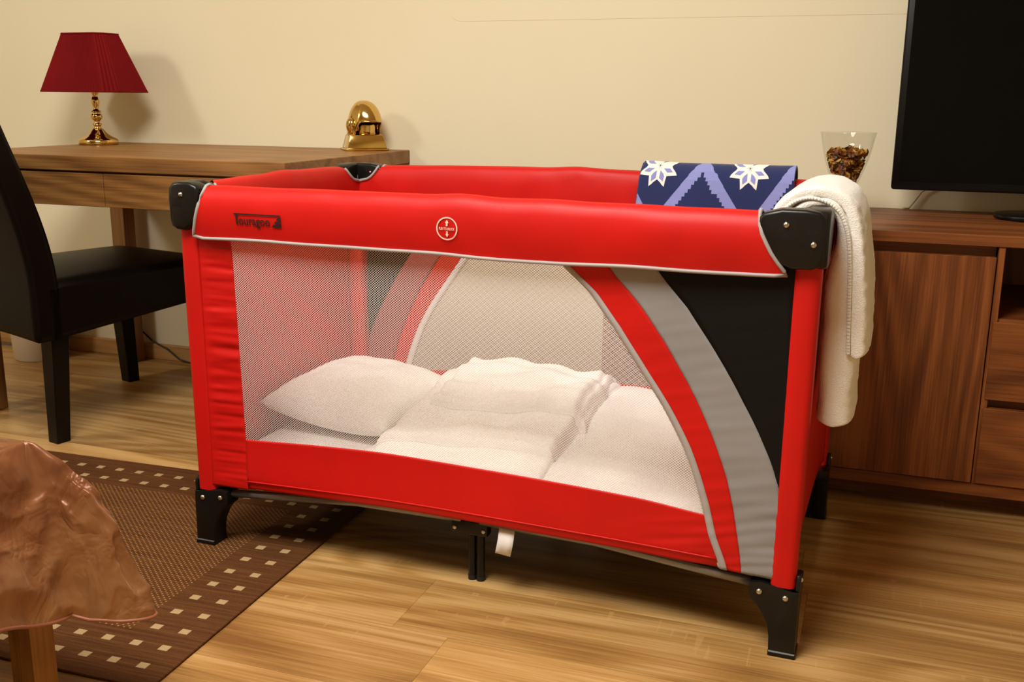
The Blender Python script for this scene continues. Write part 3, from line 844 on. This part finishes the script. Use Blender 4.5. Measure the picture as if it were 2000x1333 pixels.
# ================================================================== TABLE LAMP
lp = thing('table_lamp', 'brass table lamp with pleated dark red shade on the desk', 'lamp', (-2.437, 2.785, .7725))
b = BM(); b.lathe([(.060, 0), (.0625, .004), (.0625, .013), (.060, .017), (.054, .021), (.041, .027), (.029, .036), (.021, .046), (.015, .052)], 40); b.build('base', BRASS, lp, True)
b = BM(); b.lathe([(r_ * .82, z_) for r_, z_ in [(.018, .051), (.013, .056), (.013, .060), (.018, .063), (.018, .067), (.011, .071), (.012, .076), (.020, .083), (.0225, .090), (.020, .097), (.014, .101), (.019, .104), (.019, .107), (.010, .111), (.009, .118), (.013, .128), (.0155, .138), (.012, .150), (.0095, .158), (.015, .166), (.018, .172), (.014, .178), (.010, .186), (.010, .24)]], 28); b.build('stem', BRASS, lp, True)
def oct_(hx, hy, c, z, n):
    pts = [(hx, -hy + c), (hx, hy - c), (hx - c, hy), (-hx + c, hy), (-hx, hy - c), (-hx, -hy + c), (-hx + c, -hy), (hx - c, -hy)]
    # resample to n points by edges (fixed per edge counts)
    out = []; cnt = [26, 8, 46, 8, 26, 8, 46, 8]
    for k in range(8):
        a, b_ = pts[k], pts[(k + 1) % 8]
        for q in range(cnt[k]): t = q / cnt[k]; out.append((a[0] + (b_[0] - a[0]) * t, a[1] + (b_[1] - a[1]) * t, z))
    return out
lo, hi = oct_(.156, .104, .036, .170, 0), oct_(.084, .056, .022, .350, 0)
V = []; nn = len(lo)
def pleat(P, k, amp): x, y, z = P; L = math.hypot(x, y); return (x + x / L * amp * (1 if k % 2 else -1), y + y / L * amp * (1 if k % 2 else -1), z)
V = [pleat(p, k, .0022) for k, p in enumerate(lo)] + [pleat(p, k, .0012) for k, p in enumerate(hi)]
Fs = [(k, (k + 1) % nn, nn + (k + 1) % nn, nn + k) for k in range(nn)]
sh = mesh('shade', V, Fs, SHADE, lp, False); md = sh.modifiers.new('thickness', 'SOLIDIFY'); md.thickness = .001
for P, nm in ((lo, 'shade_rim'), (hi, 'shade_rim')): BM().tube([(x, y, z) for x, y, z in P] + [P[0]], .0028, 6, False).build(nm, SHADE, sh, True)
b = BM()
for a in range(3): b.tube([(0, 0, .34), (.070 * math.cos(a * 2.09 + .5), .048 * math.sin(a * 2.09 + .5), .348)], .0015, 6)
b.build('shade_carrier', BRASS, lp, True)
b = BM(); b.lathe([(.013, .20), (.013, .235), (.022, .262), (.028, .285), (.022, .308), (.008, .318), (0, .319)], 20); b.build('bulb', BIN, lp, True)

# ================================================================== BRASS HELMET ORNAMENT
hl = thing('brass_helmet_ornament', 'shiny brass helmet ornament on a tapered plinth at the desk corner', 'ornament', (-1.508, 2.885, .7725), math.radians(40))
def frust(b, x0, y0, z0, x1, y1, z1, bev=.002):
    vs = [b.bm.verts.new(p) for p in ((-x0, -y0, z0), (x0, -y0, z0), (x0, y0, z0), (-x0, y0, z0), (-x1, -y1, z1), (x1, -y1, z1), (x1, y1, z1), (-x1, y1, z1))]
    fs = [b.bm.faces.new([vs[i] for i in f_]) for f_ in ((3, 2, 1, 0), (4, 5, 6, 7), (0, 1, 5, 4), (1, 2, 6, 5), (2, 3, 7, 6), (3, 0, 4, 7))]
    bmesh.ops.bevel(b.bm, geom=list({e for f_ in fs for e in f_.edges}), offset=bev, segments=2, affect='EDGES', profile=.5)
b = BM(); frust(b, .066, .050, 0, .066, .050, .007); frust(b, .061, .046, .007, .050, .037, .048); b.build('plinth', BRASS, hl, auto=40)
b = BM(); b.lathe([(.036, .042), (.034, .058), (.035, .074), (.030, .09)], 28); b.build('head_form', BRASS, hl, True)
HR = math.radians(-62)
def dome(a, b_):
    th = a * 2 * PI; ph = b_ * PI / 2
    r = .054 * math.cos(ph) ** .85; z = .088 + .061 * math.sin(ph) ** 1.1
    ext = 1 + .16 * max(0, math.cos(th)) ** 3 * (1 - b_) ** 2
    back = sm((abs(((a + .5) % 1) * 2 - 1) - .30) / .14)
    low = .040 * (1 - b_) ** 2.2 * back
    x, y = r * math.cos(th) * ext, r * .93 * math.sin(th)
    return (x * math.cos(HR) - y * math.sin(HR), x * math.sin(HR) + y * math.cos(HR), z - low)
dm = grid('helmet_shell', dome, 48, 18, BRASS, hl, closed_u=True, solid=.003)
b = BM(); pts = []
for k in range(49): th = k * 2 * PI / 48; x, y, z = dome(k / 48, 0); pts.append((x * 1.01, y * 1.01, z))
b.tube(pts, .0026, 8, False); b.build('rim', BRASS, dm, True)
for sy in (-1, 1):
    b = BM(); pr = [(.0, .012), (.010, .011), (.016, .006), (.018, 0), (.016, -.004)]
    b.lathe(pr[::-1], 24); e = b.build('ear_guard', BRASS, hl, True); q_ = Vector((-.004, sy * .049)); e.location = (q_.x * math.cos(HR) - q_.y * math.sin(HR), q_.x * math.sin(HR) + q_.y * math.cos(HR), .076); e.rotation_euler = Vector((-math.sin(HR) * sy, math.cos(HR) * sy, 0)).to_track_quat('Z', 'Y').to_euler(); e.scale = (1, 1.3, 1)

# ================================================================== WASTE BIN
b = BM(); b.lathe([(.088, 0), (.092, .004), (.103, .20), (.106, .27), (.110, .272), (.110, .278), (.104, .278), (.100, .20), (.088, .008), (0, .008)], 48)
o = b.build('waste_bin', BIN, smooth=True); o.location = (-2.822, 2.842, 0); tag(o, 'round white plastic waste bin on the floor behind the chair', 'bin')

# ================================================================== CHAIR
ch = thing('dining_chair', 'dark brown leather high-back chair pushed up to the desk', 'chair', (-2.235, 2.153, 0), math.radians(-13))
def rbox(name, fn, nx, ny, nz_, mat, parent, lab=None):
    """box grid mapped by fn(a,b,c) with a,b,c in 0..1 (outer surface only)"""
    V, idx, Fs = [], {}, []
    def vid(i, j, k):
        if (i, j, k) not in idx: idx[(i, j, k)] = len(V); V.append(fn(i / nx, j / ny, k / nz_))
        return idx[(i, j, k)]
    for i in range(nx):
        for j in range(ny):
            for k in (0, nz_): Fs.append((vid(i, j, k), vid(i + 1, j, k), vid(i + 1, j + 1, k), vid(i, j + 1, k)))
    for i in range(nx):
        for k in range(nz_):
            for j in (0, ny): Fs.append((vid(i, j, k), vid(i + 1, j, k), vid(i + 1, j, k + 1), vid(i, j, k + 1)))
    for j in range(ny):
        for k in range(nz_):
            for i in (0, nx): Fs.append((vid(i, j, k), vid(i, j + 1, k), vid(i, j + 1, k + 1), vid(i, j, k + 1)))
    o = mesh(name, V, Fs, mat, parent, True, label=lab)
    return o
def rnd(a, r, L):  # squeeze parameter so that samples crowd the rounded edge
    return a
def seatf(a, b, c):
    x = -.240 + .480 * a; y = -.030 + .580 * b; z0 = .302 + .040 * b + .012 * math.sin(a * PI) * (1 - b); z1 = .455
    z = z0 + (z1 - z0) * c
    # soft rounded upper edges
    da = min(a, 1 - a) * .48; db = min(b, 1 - b) * .58
    if c > .999: z -= .014 * math.exp(-da / .014) + .014 * math.exp(-db / .014); z += .012 * (1 - (2 * a - 1) ** 2) * (1 - (2 * b - 1) ** 2)
    return (x, y, z)
rbox('seat', seatf, 24, 28, 8, LEATHER, ch)
def backf(a, b, c):
    z = .302 + (1.0 - .302) * c
    lean = -.125 * sm((z - .42) / .75) * 1.35 if z > .42 else 0
    half = .240 - .02 * sm((z - .85) / .15) - .045 * sm((z - .955) / .045) ** 2
    x = -half + 2 * half * a
    th = .070 - .018 * sm((z - .5) / .5)
    y = -.040 + lean + th * (b - .5) + .018 * (1 - (2 * a - 1) ** 2) * -1 * sm((z - .45) / .3)
    z += .012 * math.sin(a * PI) * (1 - c) + .02 * math.sin(a * PI) * c
    return (x, y, z)
rbox('backrest', backf, 20, 6, 40, LEATHER, ch)
def leg(name, x0, y0, x1, y1, ztop):
    b = BM(); vs = []
    for (x, y, z, h) in ((x1, y1, 0, .0205), (x0, y0, ztop, .0265)):
        vs.append([b.bm.verts.new((x + sx * h, y + sy * h, z)) for sx, sy in ((-1, -1), (1, -1), (1, 1), (-1, 1))])
    b.bm.faces.new(vs[0][::-1]); b.bm.faces.new(vs[1])
    for k in range(4): b.bm.faces.new((vs[0][k], vs[0][(k + 1) % 4], vs[1][(k + 1) % 4], vs[1][k]))
    bmesh.ops.bevel(b.bm, geom=list(b.bm.edges), offset=.002, segments=1, affect='EDGES')
    b.build(name, CHAIRLEG, ch)
leg('leg', .205, -.005, .172, 0, .33); leg('leg', -.205, -.005, -.172, 0, .33)
leg('leg', .205, .505, .192, .512, .36); leg('leg', -.205, .505, -.192, .512, .36)

# ================================================================== SIDEBOARD
CF = 2.438; CZ = .652
sb = thing('sideboard', 'dark oak sideboard with doors, open niche and drawers below the television', 'cabinet', (.27, 2.70, 0))
def X(x): return x - .27
def Y(y): return y - 2.70
X0, X1 = -.62, 1.16
BM().box(X(X0), X(X1), Y(CF), Y(2.969), .627, CZ, .0015, 1).build('cabinet_top', WOODCAB, sb)
BM().box(X(X0), X(X1), Y(CF + .006), Y(2.955), .050, .080, .0015, 1).build('bottom_board', WOODCAB, sb)
BM().box(X(X0) + .04, X(X1) - .04, Y(CF + .10), Y(2.94), 0, .050).build('plinth', WOODCAB, sb)
BM().box(X(X0), X(X1), Y(2.945), Y(2.955), .080, .627).build('back_panel', WOODCABZ, sb)
for x0, x1 in ((X0, X0 + .018), (.262, .276), (.70, .714), (X1 - .018, X1)):
    BM().box(X(x0), X(x1), Y(CF + .004), Y(2.945), .080, .627, .001, 1).build('upright', WOODCABZ, sb)
for x0, x1 in ((X0 + .02, -.181), (-.178, .2595), (.7165, X1 - .02)):
    BM().box(X(x0), X(x1), Y(CF), Y(CF + .018), .0825, .604, .001, 1).build('door', WOODCABZ, sb)
    BM().box(X(x0), X(x1), Y(CF + .030), Y(CF + .036), .600, .627).build('grip_recess', WOODCAB, sb)
BM().box(X(.276), X(.70), Y(CF + .012), Y(2.945), .455, .467).build('niche_shelf', WOODCAB, sb)
for z0, z1 in ((.283, .461), (.0825, .262)):
    BM().box(X(.268), X(.7135), Y(CF), Y(CF + .018), z0, z1, .001, 1).build('drawer_front', WOODCAB, sb)
BM().box(X(.276), X(.70), Y(CF + .030), Y(CF + .036), .080, .455).build('drawer_recess', WOODCAB, sb)

# ================================================================== TELEVISION
TX0, TX1 = .033, 1.0
tvo = thing('television', 'large black flat television standing on the sideboard', 'television', ((TX0 + TX1) / 2, 2.83, CZ))
hx = (TX1 - TX0) / 2
BM().prism(rr(-hx, hx, .063, .63, .008), -.022, .020, 'y', .003, 2).build('casing', TVB, tvo, auto=40)
BM().box(-hx + .016, hx - .016, -.0235, -.021, .085, .615).build('screen', TVS, tvo)
BM().box(-.045, .045, -.005, .025, .010, .12, .004).build('neck', TVB, tvo, auto=40)
pts = []
for k in range(48):
    a = k * 2 * PI / 48; pts.append((math.copysign(abs(math.cos(a)) ** .75, math.cos(a)) * .235, math.copysign(abs(math.sin(a)) ** .75, math.sin(a)) * .115))
BM().prism(pts, .0005, .012, 'z', .003, 2).build('stand_base', TVB, tvo, auto=40)
o = BM().tube([(.140, 2.955, .72), (.113, 2.957, .70), (.100, 2.958, .678), (.085, 2.957, .6555), (.070, 2.94, .6555)], .0028, 8).build('antenna_cable', CABLEW, smooth=True)
tag(o, 'cream cable dropping behind the television onto the sideboard', 'cable')
cp = [(-2.58, 2.962, .24), (-2.53, 2.962, .175), (-2.492, 2.962, .130), (-2.46, 2.960, .095), (-2.419, 2.955, .068), (-2.355, 2.951, .045), (-2.30, 2.945, .012), (-2.22, 2.93, .005), (-2.05, 2.90, .005)]
o = BM().tube(cp, .003, 8).build('power_cable', CABLE, smooth=True); tag(o, 'thin black cable hanging down the wall under the desk', 'cable')

# ================================================================== GLASS VASE WITH POTPOURRI
vz = thing('glass_vase', 'flared clear glass vase standing on the sideboard beside the television', 'vase', (-.078, 2.72, CZ + .0005))
prof = [(0, 0), (.036, 0), (.037, .004), (.030, .012), (.024, .030), (.026, .055), (.034, .085), (.045, .115), (.053, .140), (.059, .165), (.0665, .204), (.0675, .2065), (.0655, .2065), (.0575, .165), (.0515, .140), (.0432, .115), (.032, .085), (.0235, .055), (.0215, .032), (.018, .022), (0, .020)]
b = BM(); b.lathe(prof, 48); b.build('glass_body', GLASS, vz, True)
rng = random.Random(5); b = BM()
def rin(z): return interp([(.024, .016), (.032, .020), (.055, .0215), (.085, .030), (.115, .041), (.140, .049), (.165, .055)], z) - .0015
for k in range(760):
    z = .030 + (.156 - .030) * rng.random() ** .75
    R = rin(z) - .002; r = R * (rng.random() ** .33); a = rng.random() * 2 * PI
    if k < 150: z = .148 + .010 * rng.random(); r = (rin(z) - .006) * math.sqrt(rng.random()); z += .014 * (1 - r / .05)
    c = Vector((r * math.cos(a), r * math.sin(a), z)); s_ = .0055 + .0055 * rng.random()
    if z < .06: s_ = .004
    M = Matrix.Rotation(rng.random() * 6.28, 3, Vector((rng.random() - .5, rng.random() - .5, rng.random() - .5)).normalized())
    ring = []; n = 6
    for q in range(n):
        t = q * 2 * PI / n; p = Vector((s_ * math.cos(t), s_ * .75 * math.sin(t), .0015 * math.cos(2 * t))); p = M @ p + c
        rr_ = math.hypot(p.x, p.y); lim = rin(max(p.z, .024))
        if rr_ > lim: p.x *= lim / rr_; p.y *= lim / rr_
        p.z = max(p.z, .024); ring.append(b.bm.verts.new(p))
    ctr = M @ Vector((0, 0, .002)) + c; rr_ = math.hypot(ctr.x, ctr.y); lim = rin(max(ctr.z, .024))
    if rr_ > lim: ctr.x *= lim / rr_; ctr.y *= lim / rr_
    cv = b.bm.verts.new(ctr)
    for q in range(n): b.bm.faces.new((cv, ring[q], ring[(q + 1) % n]))
me = bpy.data.meshes.new('potpourri'); b.bm.to_mesh(me); b.bm.free()
o = wrap('potpourri', me, PETAL); o.location = (-.078, 2.72, CZ + .0005); o['kind'] = 'stuff'
tag(o, 'brown and yellow dried potpourri petals filling the glass vase', 'potpourri')

# ================================================================== RUG
RA = math.radians(1.85)
rug = thing('rug', 'brown woven rug with two rows of cream squares along its border', 'rug', (-1.034, 1.194, .0002), RA)
rl, rw = 1.50, .87
# origin at the near right corner; runs to -x and +y
V = []; nxr, nyr = 90, 54; Fs = []
def rugpt(i, j, z):
    x, y = -rl * i / nxr, rw * j / nyr
    return (x + .0012 * nz(y * 60, 3) * (i in (0, nxr)), y + .0015 * nz(x * 80, 7) * (j in (0, nyr)), z)
b = BM()
b.prism([rugpt(i, 0, 0)[:2] for i in range(nxr)] + [rugpt(nxr, j, 0)[:2] for j in range(nyr)] + [rugpt(i, nyr, 0)[:2] for i in range(nxr, 0, -1)] + [rugpt(0, j, 0)[:2] for j in range(nyr, 0, -1)], 0, .005, 'z', .0012, 1)
b.build('rug_field', RUGM, rug)
sq = None
P0 = .0583
nxs, nys = 25, 14
for i in range(nxs):
    for j in range(nys):
        if 2 <= i < nxs - 2 and 2 <= j < nys - 2: continue
        x, y = -.0525 - P0 * i, .053 + P0 * j
        if sq is None: o = BM().prism([(-.0095, -.008), (.0095, -.008), (.0095, .008), (-.0095, .008)], .0048, .0058, 'z', .0004, 1).build('woven_square', RUGSQ, rug); sq = o.data
        else: o = wrap('woven_square', sq, None, rug)
        o.location = (x, y, 0)

# ================================================================== BED AND BEDSPREAD
KX, KY, KZ = -1.150, 1.105, .438
bed = thing('bed', 'wooden bed with square oak legs under a copper bedspread', 'bed', (-2.2, .25, 0))
def bx(x): return x + 2.2
def by(y): return y - .25
for x, y in ((-1.178, 1.108), (-3.2, 1.108), (-1.178, -.62), (-3.2, -.62)):
    BM().box(bx(x) - .023, bx(x) + .023, by(y) - .023, by(y) + .023, .0, .24, .0015, 1).build('leg', WOODLEG, bed)
BM().box(bx(-3.222), bx(-1.156), by(-.64), by(1.09), .24, .30, .003).build('bed_frame', WOODLEG, bed)
BM().box(bx(-3.215), bx(-1.165), by(-.63), by(1.08), .30, .425, .03, 3).build('mattress', WHITED, bed, auto=50)
# bedspread
RP = [(0, 0), (.04, .040), (.10, .092), (.2, .135), (.35, .155), (.6, .168), (1, .190)]
rpf = smooth_tab(RP)
def zpf(q): return smooth_tab([(0, 0), (.10, .022), (.2, .060), (.35, .118), (.6, .178), (1, 1)])(q)
ZQ = smooth_tab([(0, 0), (.05, .02), (.12, .12), (.25, .30), (.5, .55), (1, 1)])
RQ = smooth_tab([(0, 0), (.05, .12), (.12, .30), (.25, .47), (.5, .68), (.75, .86), (1, 1)])
stations = []   # (base x, base y, nx, ny, amp, hemz)
ns = 240
for k in range(ns): t = k / ns; y = -.60 + (KY + .60) * t; stations.append((KX, y, 1, 0, .34 + .10 * nz(y * 5, 2) + .06 * sm((y - .8) / .3), .224 - .056 * sm((y - .93) / .17) + .006 * nz(y * 4, 8)))
nf = 160
for k in range(nf + 1):
    ph = math.radians(90 * k / nf); pk_ = math.exp(-((math.degrees(ph) - 20) / 17) ** 2)
    stations.append((KX, KY, math.cos(ph), math.sin(ph), .36 + .64 * pk_, (.168 if k < 43 else .168 + .035 * (k - 43) / (nf - 43)) - .012 * pk_))
for k in range(1, ns): t = k / ns; x = KX - (1.9) * t; stations.append((x, KY, 0, 1, .34 + .1 * nz(x * 5, 4), .205 + .008 * nz(x * 4, 3)))
nq = 140; V = []; Fs = []
for k, (x, y, nx_, ny_, am, hz_) in enumerate(stations):
    for q in range(nq + 1):
        t = (q / nq) ** 1.25
        r = .168 * am * RQ(t); z = KZ - (KZ - hz_) * ZQ(t)
        px, py = x + nx_ * r, y + ny_ * r
        c = .012 * nz(px * 8, py * 8, z * 6) + .016 * (.5 - abs(nz(px * 13 + 3, py * 13, z * 6))) + .010 * (.4 - abs(nz(px * 26, py * 26 + 7, z * 20))) + .007 * (.35 - abs(nz(px * 36, py * 36 + 2, z * 15)))
        c += .020 * (.45 - abs(nz(k * .065, t * 1.3, 9))) * sm(t * 2.5) * (1 - sm((t - .7) / .3))
        c *= sm(t * 4) * (1 - .5 * sm((t - .9) / .1))
        V.append((px + nx_ * c, py + ny_ * c, z + .4 * c))
nst = len(stations); m_ = nq + 1
for k in range(nst - 1):
    for q in range(nq): Fs.append((k * m_ + q, (k + 1) * m_ + q, (k + 1) * m_ + q + 1, k * m_ + q + 1))
# top sheet
tn = len(V); nxt, nyt = 50, 46
for i in range(nxt + 1):
    for j in range(nyt + 1):
        px, py = KX - 1.9 * i / nxt, KY - (1.705) * j / nyt
        edge = min(i, j)
        c = (.010 * nz(px * 6, py * 6, 3) + .005 * nz(px * 15, py * 15, 5)) * min(1, edge / 4)
        V.append((px, py, KZ + c))
for i in range(nxt):
    for j in range(nyt): a = tn + i * (nyt + 1) + j; Fs.append((a, a + 1, a + nyt + 2, a + nyt + 1))
bs = thing('bedspread', 'wrinkled copper satin bedspread draped over the bed corner', 'bedspread')
o = mesh('spread_cloth', V, Fs, SATIN, bs, True, fix=False)
bm = bmesh.new(); bm.from_mesh(o.data); bmesh.ops.remove_doubles(bm, verts=bm.verts, dist=.0005); bmesh.ops.recalc_face_normals(bm, faces=bm.faces); bm.to_mesh(o.data); bm.free()
for p in o.data.polygons: p.use_smooth = True
md = o.modifiers.new('thickness', 'SOLIDIFY'); md.thickness = .003; md.offset = -1
BM().tube([V[k * m_ + nq] for k in range(nst)], .0028, 8).build('hem', SATINH, bs, True, label='stitched lighter hem')
